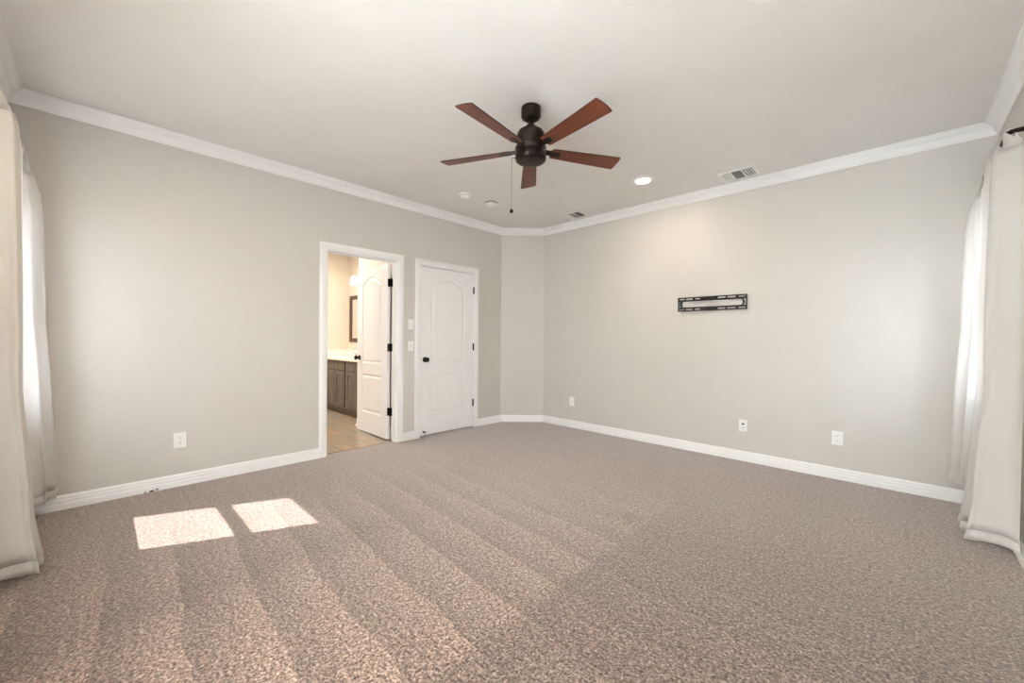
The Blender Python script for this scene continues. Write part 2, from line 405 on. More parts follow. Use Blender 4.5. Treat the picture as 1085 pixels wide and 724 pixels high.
# ------------------------------------------------------------------ panel doors
def outline(u0, u1, v0, v1, rise, d, n=22):
    """closed loop, counter-clockwise in (u, v), inset by d; rise > 0 gives an eyebrow arch"""
    uc = (u0+u1)/2; hw = (u1-u0)/2
    pts = [(u0+d, v0+d), (u1-d, v0+d)]
    if rise <= 0: return pts + [(u1-d, v1-d), (u0+d, v1-d)]
    for k in range(n+1):
        t = 1 - 2*k/n
        u = uc + t*(hw-d)
        tt = (u-uc)/hw
        v = v1 - d + rise*(.5+.5*math.cos(math.pi*min(1, abs(tt)*1.02)))**.75
        pts.append((u, v))
    return pts
def panel_door(mb, Wd, Hd, T, P):
    """P(u, v, w) -> world; u across, v up, w = 0 bedroom face, w = T other face"""
    mg = .148*Wd/.81
    panels = [(mg, Wd-mg, .262-.012, .732-.012, 0), (mg, Wd-mg, .868-.012, 1.842-.012, .082)]
    steps = [(0, 0), (.006, .004), (.013, .0065), (.024, .0065), (.036, .003), (.046, .0015)]
    for side in (0, 1):
        W_ = lambda d: (d if side == 0 else T-d)
        bm = bmesh.new()
        outer = [(0, 0), (Wd, 0), (Wd, Hd), (0, Hd)]
        ed = []
        for loop in [outer] + [outline(*p, 0) for p in panels]:
            vs = [bm.verts.new((u, v, 0)) for u, v in loop]
            ed += [bm.edges.new((vs[i], vs[(i+1) % len(vs)])) for i in range(len(vs))]
        bmesh.ops.triangle_fill(bm, use_beauty=True, use_dissolve=False, edges=ed)
        bm.verts.index_update()
        # drop faces that fell inside the panel loops
        keep = []
        for fc in bm.faces:
            c = fc.calc_center_median(); inside = False
            for (u0, u1, v0, v1, rise) in panels:
                lp = outline(u0, u1, v0, v1, rise, 0); x, y = c.x, c.y; q = False
                for i in range(len(lp)):
                    (xa_, ya_), (xb_, yb_) = lp[i], lp[i-1]
                    if (ya_ > y) != (yb_ > y) and x < (xb_-xa_)*(y-ya_)/(yb_-ya_)+xa_: q = not q
                inside |= q
            if not inside: keep.append([v.index for v in fc.verts])
        mb.add([P(v.co.x, v.co.y, W_(0)) for v in bm.verts], keep)
        bm.free()
        for p in panels:
            rings = [[P(u, v, W_(dep)) for u, v in outline(*p, ins)] for ins, dep in steps]
            mb.loft(rings, cap=False, smooth=False)
            mb.add(rings[-1], [tuple(range(len(rings[-1])))])
    c = [(0, 0), (Wd, 0), (Wd, Hd), (0, Hd)]
    mb.loft([[P(u, v, 0) for u, v in c], [P(u, v, T) for u, v in c]], cap=False)
def knob(name, c, axis_dir, parent):
    """c on the face, axis_dir unit vector (x or y) pointing out"""
    ax = 0 if abs(axis_dir[0]) > .5 else 1; s = axis_dir[ax]
    prof = [(.0325, 0), (.0325, .004), (.029, .009), (.014, .011), (.0115, .016), (.0115, .026), (.017, .030), (.0255, .037), (.029, .046), (.0285, .054), (.024, .061), (.013, .065), (.004, .066)]
    mb = MB(); mb.lathe([(r, s*h) for r, h in prof], c, 28, ax)
    return part(name, mb, 'black', parent)
# door_2: closed, flush with the bedroom face
Wd, Hd, T = OP2[1]-OP2[0]-.006, 2.018, .035
P2 = lambda u, v, w: (-.004-w, OP2[0]+.003+u, .018+v)
mb = MB(); panel_door(mb, Wd, Hd, T, P2)
d2 = mb.build('door_2', 'door', loc=(-.004, OP2[0], .018)); d2['kind'] = 'structure'; d2['label'] = 'closed white two panel arched door with black knob'; d2['category'] = 'door'
knob('door_knob', (-.004, -1.700, .925), (1, 0, 0), d2)
for z in (1.818, 1.071, .329):
    mb = MB(); mb.lathe([(.0065, -.046), (.0065, .046)], (.004, OP2[1]-.001, z), 14, 2); mb.lathe([(.003, .046), (.005, .049), (.002, .052)], (.004, OP2[1]-.001, z), 12, 2)
    mb.box(-.0045, -.0015, OP2[1]-.012, OP2[1]+.004, z-.045, z+.045)
    part('hinge', mb, 'black', d2)
mb = MB(); mb.lathe([(.011, 0), (.011, .006), (.005, .008), (.005, .030), (.009, .032), (.009, .042)], (-.004, -1.715, .06), 14, 0)
part('door_stop', mb, 'black', d2)
# door_1: swung 90 degrees into the bathroom, its bedroom face now towards -y
W1 = .762
X1 = -.150; Y1 = -2.112
P1 = lambda u, v, w: (X1-W1+u, Y1+w, .014+v)
mb = MB(); panel_door(mb, W1, 2.022, T, P1)
d1 = mb.build('door_1', 'door', loc=(X1, Y1, .014)); d1['kind'] = 'structure'; d1['label'] = 'open white two panel arched door swung into the bathroom'; d1['category'] = 'door'
knob('door_knob', (X1-W1+.062, Y1, .93), (0, -1, 0), d1)
knob('door_knob', (X1-W1+.062, Y1+T, .93), (0, 1, 0), d1)
mb = MB(); mb.box(X1-W1-.0015, X1-W1+.0005, Y1+.006, Y1+.029, .90, .96); mb.box(X1-W1-.010, X1-W1, Y1+.011, Y1+.022, .92, .94)
part('latch', mb, 'black', d1)
for z in (1.818, 1.071, .329):
    mb = MB()
    mb.box(X1-.001, X1+.002, Y1+.002, Y1+T+.004, z-.045, z+.045)
    mb.box(X1+.028, X1+.061, OP1[1]-.0025, OP1[1]+.0005, z-.045, z+.045)
    mb.lathe([(.0075, -.046), (.0075, .046)], (X1+.018, OP1[1]-.004, z), 14, 2)
    mb.box(X1, X1+.018, OP1[1]-.008, OP1[1]-.002, z-.045, z+.045)
    part('hinge', mb, 'black', d1)

# ------------------------------------------------------------------ bathroom and closet shells
BY = -1.29                        # wall behind the vanity
BX = -3.05
mb = MB(); mb.box(-1.12, -LT, -2.0, -1.9, 0, H); mb.box(-1.12, -1.02, -1.9, BY+.1, 0, H)
struct('wall_bathroom_right', mb, 'bath_wall', 'cream bathroom wall beside the open door', 'wall')
struct('wall_bathroom_back', MB().box(BX-.1, -1.12, BY, BY+.1, 0, H), 'bath_wall', 'cream bathroom wall behind the vanity', 'wall')
struct('wall_bathroom_left', MB().box(BX-.1, BX, -4.6, BY, 0, H), 'bath_wall', 'cream bathroom wall at the left end of the vanity', 'wall')
struct('wall_bathroom_front', MB().box(BX-.1, -LT, -4.7, -4.6, 0, H), 'bath_wall', 'cream bathroom wall facing the vanity', 'wall')
struct('wall_closet', MB().box(-1.12, -LT, -.12, .02, 0, H).box(-1.12, -1.02, BY+.1, -.12, 0, H), 'bath_wall', 'side wall of the closet behind the closed door', 'wall')
mb = MB()
pr = [(0, 0), (.026, 0), (.026, .022), (.016, .034), (.015, .08), (.011, .115), (.005, .13), (0, .13)]
def ring_at(x, y, dx, dy): return [(x+dx*t, y+dy*t, z-.003) for t, z in pr]
mb.loft([ring_at(-.16, -2.0, 0, -1), ring_at(-1.12, -2.0, -1, -1), ring_at(-1.12, -1.845, -1, 0)])
struct('baseboard_bathroom', mb, 'trim', 'white baseboard wrapping the wall end beside the vanity', 'baseboard')

# vanity
VX0, VX1, VY = BX+.002, -1.150, -1.845
van = thing('vanity_cabinet', 'grey stained wood bathroom vanity with panel doors, seen through open doorway', 'cabinet', ((VX0+VX1)/2, (VY+BY)/2, 0))
mb = MB(); mb.box(VX0, VX1, VY+.02, BY-.002, .09, .829); mb.box(VX0, VX1, VY+.06, BY-.002, -.002, .09)
part('cabinet_body', mb, 'cabinet', van)
def shaker(mb, x0, x1, z0, z1, rail):
    y = VY
    mb.box(x0, x0+rail, y, y+.019, z0, z1); mb.box(x1-rail, x1, y, y+.019, z0, z1)
    mb.box(x0+rail, x1-rail, y, y+.019, z1-rail, z1); mb.box(x0+rail, x1-rail, y, y+.019, z0, z0+rail)
    mb.box(x0+rail-.001, x1-rail+.001, y+.008, y+.019, z0+rail-.001, z1-rail+.001)
    for q, e in ((rail, .006), (rail+.006, .0)): pass
cells = [(-3.035, -2.625), (-2.615, -2.275), (-2.265, -1.925), (-1.880, -1.520), (-1.510, -1.160)]
for x0, x1 in cells:
    mb = MB(); shaker(mb, x0, x1, .125, .672, .058); part('cabinet_door', mb, 'cabinet', van, bevel=.0015)
for x0, x1 in ((-3.035, -2.625), (-2.615, -1.925), (-1.880, -1.160)):
    mb = MB(); mb.box(x0, x1, VY, VY+.019, .688, .812); part('drawer_front', mb, 'cabinet', van, bevel=.003)
ct = MB(); ct.box(VX0, -1.124, VY-.028, BY-.002, .83, .87); 
ctt = thing('countertop', 'cream bathroom countertop lying on the grey wood vanity', 'countertop', ((VX0+VX1)/2, (VY+BY)/2, .83))
part('slab', ct, 'top', ctt, bevel=.006)
mb = MB(); mb.box(VX0, -1.124, BY-.022, BY-.002, .87, .97); mb.box(VX0, VX0+.02, VY-.02, BY-.022, .87, .97)
bs_ = mb.build('backsplash', 'top', loc=((VX0+VX1)/2, BY, .87), bevel=.003); bs_['label'] = 'low cream backsplash strip standing behind the bathroom countertop'; bs_['category'] = 'backsplash'
# faucet
fx, fy = -2.42, BY-.10
ft = thing('faucet', 'small chrome bathroom faucet on the cream countertop', 'faucet', (fx, fy, .87))
mb = MB(); mb.lathe([(.026, 0), (.026, .008), (.016, .014), (.014, .10), (.010, .105)], (fx, fy, .87), 20, 2)
mb.tube([(fx, fy, .95), (fx, fy-.03, .99), (fx, fy-.08, 1.0), (fx, fy-.12, .98), (fx, fy-.13, .95)], .010, 12); part('spout', mb, 'chrome', ft)
for s in (-1, 1):
    mb = MB(); mb.lathe([(.022, 0), (.022, .006), (.012, .012), (.012, .045), (.004, .05)], (fx+s*.10, fy, .87), 16, 2); mb.box(fx+s*.10-.005, fx+s*.10+.005, fy-.05, fy+.005, .908, .918); part('handle', mb, 'chrome', ft)
# mirror
mx0, mx1, mz0, mz1 = -2.955, -2.15, 1.103, 1.915
mr = thing('wall_mirror', 'dark brown wood framed mirror above the bathroom vanity', 'mirror', ((mx0+mx1)/2, BY, mz0))
mb = MB(); pr = [(0, 0), (0, .024), (.012, .030), (.045, .026), (.060, .016), (.068, .010), (.068, 0)]
cs = lambda d, h: [(mx0+d, BY-h, mz0+d), (mx1-d, BY-h, mz0+d), (mx1-d, BY-h, mz1-d), (mx0+d, BY-h, mz1-d)]
R4 = [cs(d, h+.001) for d, h in pr]
for k in range(4): mb.loft([[R4[i][k] for i in range(len(pr))], [R4[i][(k+1) % 4] for i in range(len(pr))]])
part('frame', mb, 'mirror_wood', mr)
part('mirror_glass', MB().box(mx0+.06, mx1-.06, BY-.008, BY-.003, mz0+.06, mz1-.06), 'mirror', mr)
# vanity light
vx = -2.36
vl = thing('vanity_light', 'lit bathroom wall light above the brown framed mirror', 'wall light', (vx, BY, 2.25))
mb = MB(); mb.box(vx-.30, vx+.30, BY-.022, BY-.001, 2.225, 2.285); part('back_plate', mb, 'chrome', vl, bevel=.004)
for dx in (-.25, 0, .25):
    mb = MB(); mb.tube([(vx+dx, BY-.02, 2.255), (vx+dx, BY-.09, 2.262), (vx+dx, BY-.115, 2.245), (vx+dx, BY-.115, 2.215)], .008, 10); a_ = part('arm', mb, 'chrome', vl)
    mb = MB(); mb.lathe([(.020, 2.225), (.032, 2.205), (.040, 2.16), (.048, 2.085), (.045, 2.085), (.03, 2.19)], (vx+dx, BY-.115, 0), 24, 2); part('lamp_shade', mb, 'sconce_glass', vl)
for (lx, ly, e, s) in ((-1.9, -2.7, BATH_ADDED_W, .5),):  # lamp added out of view to brighten the bathroom
    bt = thing('flush_ceiling_light', 'round lit bathroom ceiling light', 'ceiling light', (lx, ly, H))
    mb = MB(); mb.lathe([(.15, H-.001), (.15, H-.02), (.14, H-.025)], (lx, ly, 0), 32, 2); part('rim', mb, 'plastic', bt)
    mb = MB(); mb.lathe([(.135, H-.024), (.125, H-.05), (.08, H-.07), (.01, H-.078)], (lx, ly, 0), 32, 2); part('diffuser', mb, 'sconce_glass', bt)
    l = bpy.data.lights.new('bath_lamp', 'AREA'); l.shape = 'DISK'; l.size = s; l.energy = e; l.color = (1, .93, .84)
    o = bpy.data.objects.new('bath_lamp', l); COL.objects.link(o); o.location = (lx, ly, H-.09)

# ------------------------------------------------------------------ windows
def window(name, along, fixed, hole, label, glass='glass'):
    """fixed: room face of the wall; frame sits near the outside"""
    a, b, z0, z1 = hole
    def bx(mb, s0, s1, o0, o1, za, zb):      # o measured outward from the room face
        if along == 'x': mb.box(s0, s1, fixed-o1, fixed-o0, za, zb)
        else: mb.box(fixed+o0, fixed+o1, s0, s1, za, zb)
    mb = MB(); w = .032
    bx(mb, a, a+w, .06, .125, z0, z1); bx(mb, b-w, b, .06, .125, z0, z1); bx(mb, a, b, .06, .125, z0, z0+w); bx(mb, a, b, .06, .125, z1-w, z1)
    loc = ((a+b)/2, fixed, z0) if along == 'x' else (fixed, (a+b)/2, z0)
    o = mb.build(name, 'vinyl', loc=loc); o['kind'] = 'structure'; o['label'] = label; o['category'] = 'window'
    zm = 1.495 if b-a < 1 else z0+.85
    n = 1 if b-a < 1 else 2
    for k in range(n):
        s0 = a+w+(b-a-2*w)*k/n; s1 = a+w+(b-a-2*w)*(k+1)/n
        for (za, zb, o0) in ((z0+w, zm+.02, .065), (zm-.02, z1-w, .092)):
            mb = MB(); e = .028
            bx(mb, s0, s0+e, o0, o0+.025, za, zb); bx(mb, s1-e, s1, o0, o0+.025, za, zb); bx(mb, s0+e, s1-e, o0, o0+.025, za, za+.038); bx(mb, s0+e, s1-e, o0, o0+.025, zb-.038, zb)
            sh = part('sash', mb, 'vinyl', o)
            mb = MB(); bx(mb, s0+e, s1-e, o0+.010, o0+.014, za+.038, zb-.038); part('glass_pane', mb, glass, sh)
    mb = MB(); bx(mb, a, b, -.028, .06, z0-.001, z0+.018); bx(mb, a-.05, b+.05, -.028, -.0005, z0-.001, z0+.018); bx(mb, a-.03, b+.03, -.012, -.0005, z0-.06, z0-.001)
    part('window_sill', mb, 'trim', o, bevel=.003)
    return o
window('window_1', 'x', YF, WIN1, 'white framed window behind the curtains at left', 'solar_glass')
window('window_2', 'y', XR, WIN2, 'white framed window behind the curtains at right', 'solar_glass')
window('window_3', 'x', YF, WIN_ADDED, 'wide window behind the camera')

# ------------------------------------------------------------------ tab-top curtains and rods
def interp(tab, z):
    if z >= tab[0][0]: return tab[0][1]
    for (za, oa), (zb, ob) in zip(tab, tab[1:]):
        if z >= zb: return ob + (oa-ob)*(z-zb)/(za-zb)
    return tab[-1][1]
ROD_Z, ROD_O = 2.325, .078
def curtain(along, fixed, s0, s1, zb, omax, omin, folds, sag, label, seed, hem=.055, mat='curtain', ztop0=2.265, tabs=None):
    rnd = random.Random(seed)
    def W(s, o, z): return (s, fixed+o, z) if along == 'x' else (fixed-o, -s, z)
    nu, nv = folds*22+1, 46
    t = thing('curtain', label, 'curtain', W((s0+s1)/2, ROD_O, zb), 'tab top curtain panels')
    amps = [1, .55, .9, .65, .95, .6, .85, .7, 1]
    ph = [rnd.uniform(-.25, .25) for _ in range(12)]
    def ztop(u): return ztop0 - sag*(max(0, 1-u*5))**1.3 - .018*abs(math.sin(u*math.pi*(folds)))
    def pos(u, v):
        zt = ztop(u); z = zt + (zb-zt)*v
        zb_ = zb + .012*math.sin(u*17+seed) * v
        z = zt + (zb_-zt)*v
        om = interp(omax, z)
        f_ = u*(folds-.5); k = int(min(f_, folds-1e-6)); c = math.cos(2*math.pi*(f_ + ph[k % 12]*.0 + .06*math.sin(3*v+k)))
        c = math.copysign(abs(c)**.8, c)
        amp = amps[k % 9]*(1 if k else 1)
        mid = (om+omin)/2; A = (om-omin)/2*(.82+.18*min(1, v*3))
        cc = c if c < 0 else c*(amp if f_ > .25 else 1)
        o = mid + A*cc
        if v < .03: o = ROD_O + (o-ROD_O)*(.8+.2*v/.03)
        o += (.006*math.sin(2*math.pi*f_*3.3+seed) + .004*math.sin(2*math.pi*f_*5.1+2*seed+v))*min(1, v*3)
        s = s0 + (s1-s0)*u + .014*math.sin(2*math.pi*f_*2 + .8)*min(1, v*1.5) + .006*math.sin(2*math.pi*f_*5 + seed+1.5*v)*min(1, v*3)
        return W(s, o, z)
    mb = MB(); vh = 1-hem/(2.26-zb)
    vs = []; fs = []; sm = []
    vv = [i/(nv-1)*vh for i in range(nv)]
    G = [[pos(i/(nu-1), v) for i in range(nu)] for v in vv]
    mb.loft(G, cap=False, smooth=True, closed=False)
    part('cloth', mb, mat, t, solid=.0015, angle=180)
    mb = MB(); mb.loft([[pos(i/(nu-1), vh + (1-vh)*q) for i in range(nu)] for q in (0, .04, .5, 1)], cap=False, smooth=True, closed=False)
    part('hem', mb, 'hem', t, solid=.0028, angle=180)
    # tabs
    for u in (tabs or [k/folds for k in range(folds+1)]):
        uw = .026/(s1-s0)
        ua, ub = max(0, u-uw), min(1, u+uw)
        pa = Vector(pos(ua, .008)); pb = Vector(pos(ub, .008))
        sa = s0+(s1-s0)*ua; sb = s0+(s1-s0)*ub
        rings = []
        front_o = None
        def lane(p, s_):
            o_ = (p.y-fixed) if along == 'x' else (fixed-p.x)
            out = [W(s_, o_, p.z-.012)]
            out.append(W(s_, (o_+ROD_O+.016)/2, (p.z+ROD_Z)/2))
            for a in range(0, 181, 20):
                out.append(W(s_, ROD_O + .0165*math.cos(math.radians(a)), ROD_Z + .0165*math.sin(math.radians(a))))
            out.append(W(s_, (o_+ROD_O-.016)/2, (p.z+ROD_Z)/2 ))
            out.append(W(s_, o_-.003, p.z-.012))
            return out
        A_, B_ = lane(pa, sa), lane(pb, sb)
        mb = MB(); mb.loft([A_, B_], cap=False, smooth=True, closed=False)
        part('tab', mb, 'curtain', t, solid=.0025, angle=180)
    return t
nearO = [(2.22, .152), (.90, .156), (.74, .166), (.46, .186), (.27, .192), (.05, .222)]
farO = [(2.21, .140), (2.10, .158), (1.95, .170), (1.27, .174), (.91, .196), (.74, .202), (.26, .222), (.14, .226)]
curtain('x', YF, .05, .262, .125, farO, .045, 2, .03, 'far off-white curtain panel of the left window, touching the left wall', 3, ztop0=2.21, tabs=(.5, .93))
curtain('x', YF, .875, 1.13, .035, nearO, .05, 3, .06, 'near off-white curtain panel at the left edge of the photo', 5, tabs=(.08, .5, .92))
curtain('y', XR, .06, .30, .165, farO, .045, 2, .02, 'bright white curtain panel in the right corner behind the nearer panel', 8, ztop0=2.215, tabs=(.5, .93))
curtain('y', XR, .60, 1.005, .055, nearO, .015, 3, .12, 'near off-white curtain panel hanging at the right edge of the photo', 11, ztop0=2.285, tabs=(.45, .93))
curtain('x', YF, 2.12, 4.46, .05, [(2.2, .09), (.05, .10)], .05, 12, .0, 'drawn sheer curtain over the wide window behind the camera', 15, mat='sheer')  # added with the unseen window to diffuse its light
def rod(along, fixed, s0, s1, label):
    def W(s, o, z): return (s, fixed+o, z) if along == 'x' else (fixed-o, -s, z)
    t = thing('curtain_rod', label, 'curtain rod', W((s0+s1)/2, ROD_O, ROD_Z), 'black curtain rods')
    mb = MB(); pts = [W(s0, .004, ROD_Z), W(s0, ROD_O-.02, ROD_Z), W(s0+.006, ROD_O-.006, ROD_Z), W(s0+.02, ROD_O, ROD_Z), W(s1-.02, ROD_O, ROD_Z), W(s1-.006, ROD_O-.006, ROD_Z), W(s1, ROD_O-.02, ROD_Z), W(s1, .004, ROD_Z)]
    mb.tube(pts, .0115, 14); part('pole', mb, 'bronze', t)
    for s in (s0, s1):
        mb = MB(); ax = 1 if along == 'x' else 0; sg = 1 if along == 'x' else -1
        mb.lathe([(.026, sg*.0005), (.026, sg*.006), (.016, sg*.010), (.015, sg*.03), (.012, sg*.033)], W(s, 0, ROD_Z), 20, ax); part('bracket', mb, 'bronze', t)
rod('x', YF, .035, 1.15, 'dark curtain rod above the left window')
rod('x', YF, 2.08, 4.50, 'dark curtain rod above the wide window behind the camera')
rod('y', XR, .04, .998, 'dark curtain rod above the right window')

# ------------------------------------------------------------------ wall plates
def plate(name, label, cat, wall, s, z, kind, group=None, w=.073, h=.118):
    """wall 'L' (x=0, s=y) or 'B' (y=0, s=x)"""
    def W(a, c, d): return (d, s+a, z+c) if wall == 'L' else (s+a, -d, z+c)
    t = thing(name, label, cat, W(0, 0, 0), group)
    def pr(mb, a0, a1, c0, c1, d0, d1): 
        p, q = W(a0, c0, d0), W(a1, c1, d1); mb.box(p[0], q[0], p[1], q[1], p[2], q[2])
    mb = MB()
    R = lambda e, d: [W(a, c, d) for a, c in ((-w/2+e, -h/2+e), (w/2-e, -h/2+e), (w/2-e, h/2-e), (-w/2+e, h/2-e))]
    mb.loft([R(0, .0005), R(0, .003), R(.003, .006), R(.006, .0065)])
    part('cover_plate', mb, 'plastic', t)
    if kind == 'duplex':
        for c in (-.0195, .0195):
            mb = MB(); ring = lambda rr_, d: [W(rr_*math.cos(a)*1.0, c+max(-.0125, min(.0125, rr_*math.sin(a))), d) for a in [2*math.pi*i/24 for i in range(24)]]
            mb.loft([ring(.0165, .006), ring(.0165, .0085)]); rc = part('receptacle', mb, 'plastic', t)
            mb = MB()
            for a in (-.006, .006): pr(mb, a-.0012, a+.0012, c, c+.008, .0083, .0089)
            pr(mb, -.0022, .0022, c-.009, c-.0045, .0083, .0089)
            part('slots', mb, 'slot', rc)
    if kind == 'switch':
        mb = MB(); mb.loft([[W(a, c, .006) for a, c in ((-.005, -.012), (.005, -.012), (.005, .012), (-.005, .012))], [W(a, c, .0075) for a, c in ((-.005, -.012), (.005, -.012), (.005, .012), (-.005, .012))], [W(a, c, .016) for a, c in ((-.004, .003), (.004, .003), (.004, .011), (-.004, .011))]])
        part('toggle', mb, 'plastic', t)
        mb = MB(); pr(mb, -.0062, .0062, -.0135, .0135, .006, .0067); part('toggle_slot', mb, 'vent_dark', t)
    if kind == 'media':
        mb = MB(); pr(mb, -.010, .010, .010, .026, .006, .0072); part('jack', mb, 'slot', t)
        mb = MB(); mb.lathe([(.006, 0), (.006, .008), (.0025, .009)], W(0, -.018, .006), 16, 0 if wall == 'L' else 1) if wall == 'L' else mb.lathe([(.006, 0), (.006, -.008), (.0025, -.009)], W(0, -.018, .006), 16, 1)
        part('coax_jack', mb, 'chrome', t)
    if kind == 'decora':
        mb = MB(); pr(mb, -.0165, .0165, -.033, .033, .006, .0085); rc = part('receptacle', mb, 'plastic', t)
        mb = MB()
        for c in (-.016, .016):
            for a in (-.006, .006): pr(mb, a-.001, a+.001, c, c+.006, .0083, .0089)
            pr(mb, -.002, .002, c-.008, c-.004, .0083, .0089)
        part('slots', mb, 'slot', rc)
    return t
plate('wall_outlet', 'white duplex outlet low on the left wall above the chipped baseboard', 'outlet', 'L', -3.969, .359, 'duplex', 'white wall plates', .080, .125)
plate('light_switch', 'upper white light switch between the two doors', 'light switch', 'L', -1.897, 1.343, 'switch', 'white wall plates')
plate('light_switch', 'lower white light switch between the two doors', 'light switch', 'L', -1.897, 1.090, 'switch', 'white wall plates')
plate('wall_outlet', 'small white outlet on the back wall nearest the angled corner', 'outlet', 'B', .929, .349, 'decora', 'white wall plates')
plate('media_plate', 'white wall plate with a black jack below the right end of the mount', 'wall plate', 'B', 2.981, .346, 'media', 'white wall plates')
plate('wall_outlet', 'white duplex outlet on the back wall nearest the right curtain', 'outlet', 'B', 3.703, .351, 'duplex', 'white wall plates', .078, .12)

# ------------------------------------------------------------------ television wall mount
MX0, MX1, MZ0, MZ1 = 2.337, 3.005, 1.494, 1.643
tm = thing('wall_mount', 'black slotted metal television mount fixed to the back wall', 'wall mount', ((MX0+MX1)/2, 0, MZ0))
def rail(z0, z1, flip):
    mb = MB(); d0, d1 = -.014, -.018
    Lm = MX1-MX0; hh = z1-z0
    zs0 = z0+hh*.42 if not flip else z0+hh*.30; zs1 = zs0+hh*.30
    slots = [(.02, .105), (.125, .23), (.265, .345), (.605, .71), (.735, .85), (.89, .98)]
    mb.box(MX0, MX1, d1, d0, z0, zs0); mb.box(MX0, MX1, d1, d0, zs1, z1)
    cur = 0
    for a, b_ in slots: mb.box(MX0+cur*Lm, MX0+a*Lm, d1, d0, zs0, zs1); cur = b_
    mb.box(MX0+cur*Lm, MX1, d1, d0, zs0, zs1)
    lip = (z1-.003, z1) if not flip else (z0, z0+.003)
    mb.box(MX0, MX1, -.028, d0, *lip)
    lip = (z1-.003, z1) if flip else (z0, z0+.003)
    for a, b_ in ((0, .18), (.30, .42), (.58, .70), (.82, 1)): mb.box(MX0+a*Lm, MX0+b_*Lm, d0, -.0005, z0+hh*.05, z0+hh*.12)
    return part('rail', mb, 'mount', tm)
rail(MZ1-.044, MZ1, False); rail(MZ0, MZ0+.044, True)
for s in (-1, 1):
    x = MX0 if s < 0 else MX1; i = -s
    mb = MB(); mb.box(x, x+i*.009, -.022, -.0005, MZ0, MZ1)
    zc = (MZ0+MZ1)/2
    for sg in (-1, 1):
        q = [(x+i*.042, zc+sg*.034), (x+i*.056, zc+sg*.036), (x+i*.040, zc+sg*.018), (x+i*.036, zc), (x+i*.020, zc), (x+i*.024, zc+sg*.018)]
        mb.prism(q, lambda a, c: (a, -.018, c), lambda a, c: (a, -.003, c))
    part('end_bracket', mb, 'mount', tm)

# ------------------------------------------------------------------ ceiling fixtures
def recessed(cx, cy, label, watt):
    t = thing('recessed_light', label, 'ceiling light', (cx, cy, H), 'recessed ceiling lights')
    mb = MB(); mb.lathe([(.093, H-.0005), (.095, H-.004), (.091, H-.010), (.076, H-.014), (.070, H-.013), (.068, H-.006)], (cx, cy, 0), 40, 2); part('trim_ring', mb, 'plastic', t)
    mb = MB(); mb.lathe([(.070, H-.007), (.069, H-.0135), (.055, H-.020), (.02, H-.023), (.002, H-.0235)], (cx, cy, 0), 40, 2); part('lens', mb, 'lens', t)
    l = bpy.data.lights.new('lamp', 'AREA'); l.shape = 'DISK'; l.size = .13; l.energy = watt; l.color = (1, .80, .58)
    o = bpy.data.objects.new('lamp', l); COL.objects.link(o); o.location = (cx, cy, H-.027)
recessed(2.268, -.735, 'lit round recessed ceiling light near the larger vent', LAMP_W)
recessed(2.268, -4.05, 'lit round recessed ceiling light behind the camera', LAMP_ADDED_W)  # added lamp, out of view, warm light for the near carpet
def vent(x0, x1, y0, y1, label):
    t = thing('ceiling_vent', label, 'air vent', ((x0+x1)/2, (y0+y1)/2, H), 'ceiling air vents')
    mb = MB(); w = .026
    pr = [(0, 0), (.0, .003), (.006, .008), (w-.004, .008), (w, .003), (w, 0)]
    rg = [[(x0+d, y0+d, H-h), (x1-d, y0+d, H-h), (x1-d, y1-d, H-h), (x0+d, y1-d, H-h)] for d, h in pr]
    for k in range(4): mb.loft([[rg[i][k] for i in range(len(pr))], [rg[i][(k+1) % 4] for i in range(len(pr))]])
    a, b_ = x0+w, x1-w; s3 = (b_-a)/3
    for q in (1, 2): mb.box(a+s3*q-.003, a+s3*q+.003, y0+w, y1-w, H-.009, H-.001)
    part('frame', mb, 'vent_white', t)
    part('duct', MB().box(x0+.01, x1-.01, y0+.01, y1-.01, H-.0012, H-.0002), 'vent_dark', t)  # dark sheet on the ceiling in place of the shaded duct opening
    def blade(c, direction, tilt):
        mb = MB(); dx = -.009*tilt
        if direction == 'y': q = [(c-dx-.0015, H-.0015), (c-dx+.0015, H-.0015), (c+dx+.0015, H-.012), (c+dx-.0015, H-.012)]; mb.prism(q, lambda u, z: (u, y0+w, z), lambda u, z: (u, y1-w, z))
        else: q = [(c-dx-.0015, H-.0015), (c-dx+.0015, H-.0015), (c+dx+.0015, H-.012), (c+dx-.0015, H-.012)]; mb.prism(q, lambda u, z: (a+s3, u, z), lambda u, z: (a+2*s3, u, z))
        part('slat', mb, 'vent_white', t)
    for k in range(4): blade(a+s3*(k+.5)/4, 'y', .45)
    for k in range(4): blade(a+2*s3+s3*(k+.5)/4, 'y', -1)
    for k in range(8): blade(y0+w+(y1-y0-2*w)*(k+.5)/8, 'x', 1)
vent(2.828, 3.131, -.385, -.137, 'white slatted ceiling vent above the black wall mount')
vent(.992, 1.270, -.390, -.150, 'white slatted ceiling vent near the angled corner')
sd = thing('smoke_detector', 'round white domed smoke detector on ceiling, left of the flatter one', 'smoke detector', (.690, -1.665, H))
mb = MB(); mb.lathe([(.066, H-.0005), (.068, H-.006), (.066, H-.014), (.060, H-.018)], (.690, -1.665, 0), 36, 2); part('base', mb, 'plastic', sd)
mb = MB(); mb.lathe([(.056, H-.017), (.056, H-.030), (.050, H-.040), (.036, H-.046), (.004, H-.048)], (.690, -1.665, 0), 36, 2); part('cover', mb, 'plastic', sd)
mb = MB()
for k in range(10):
    a = 2*math.pi*k/10; c, s_ = math.cos(a), math.sin(a)
    mb.tube([(.690+.0565*math.cos(a+q), -1.665+.0565*math.sin(a+q), H-.024) for q in (-.18, 0, .18)], .0016, 6)
part('vent_slits', mb, 'vent_dark', sd)
cm = thing('smoke_alarm', 'flat white rounded square alarm on ceiling beside the domed detector', 'alarm', (.700, -1.285, H))
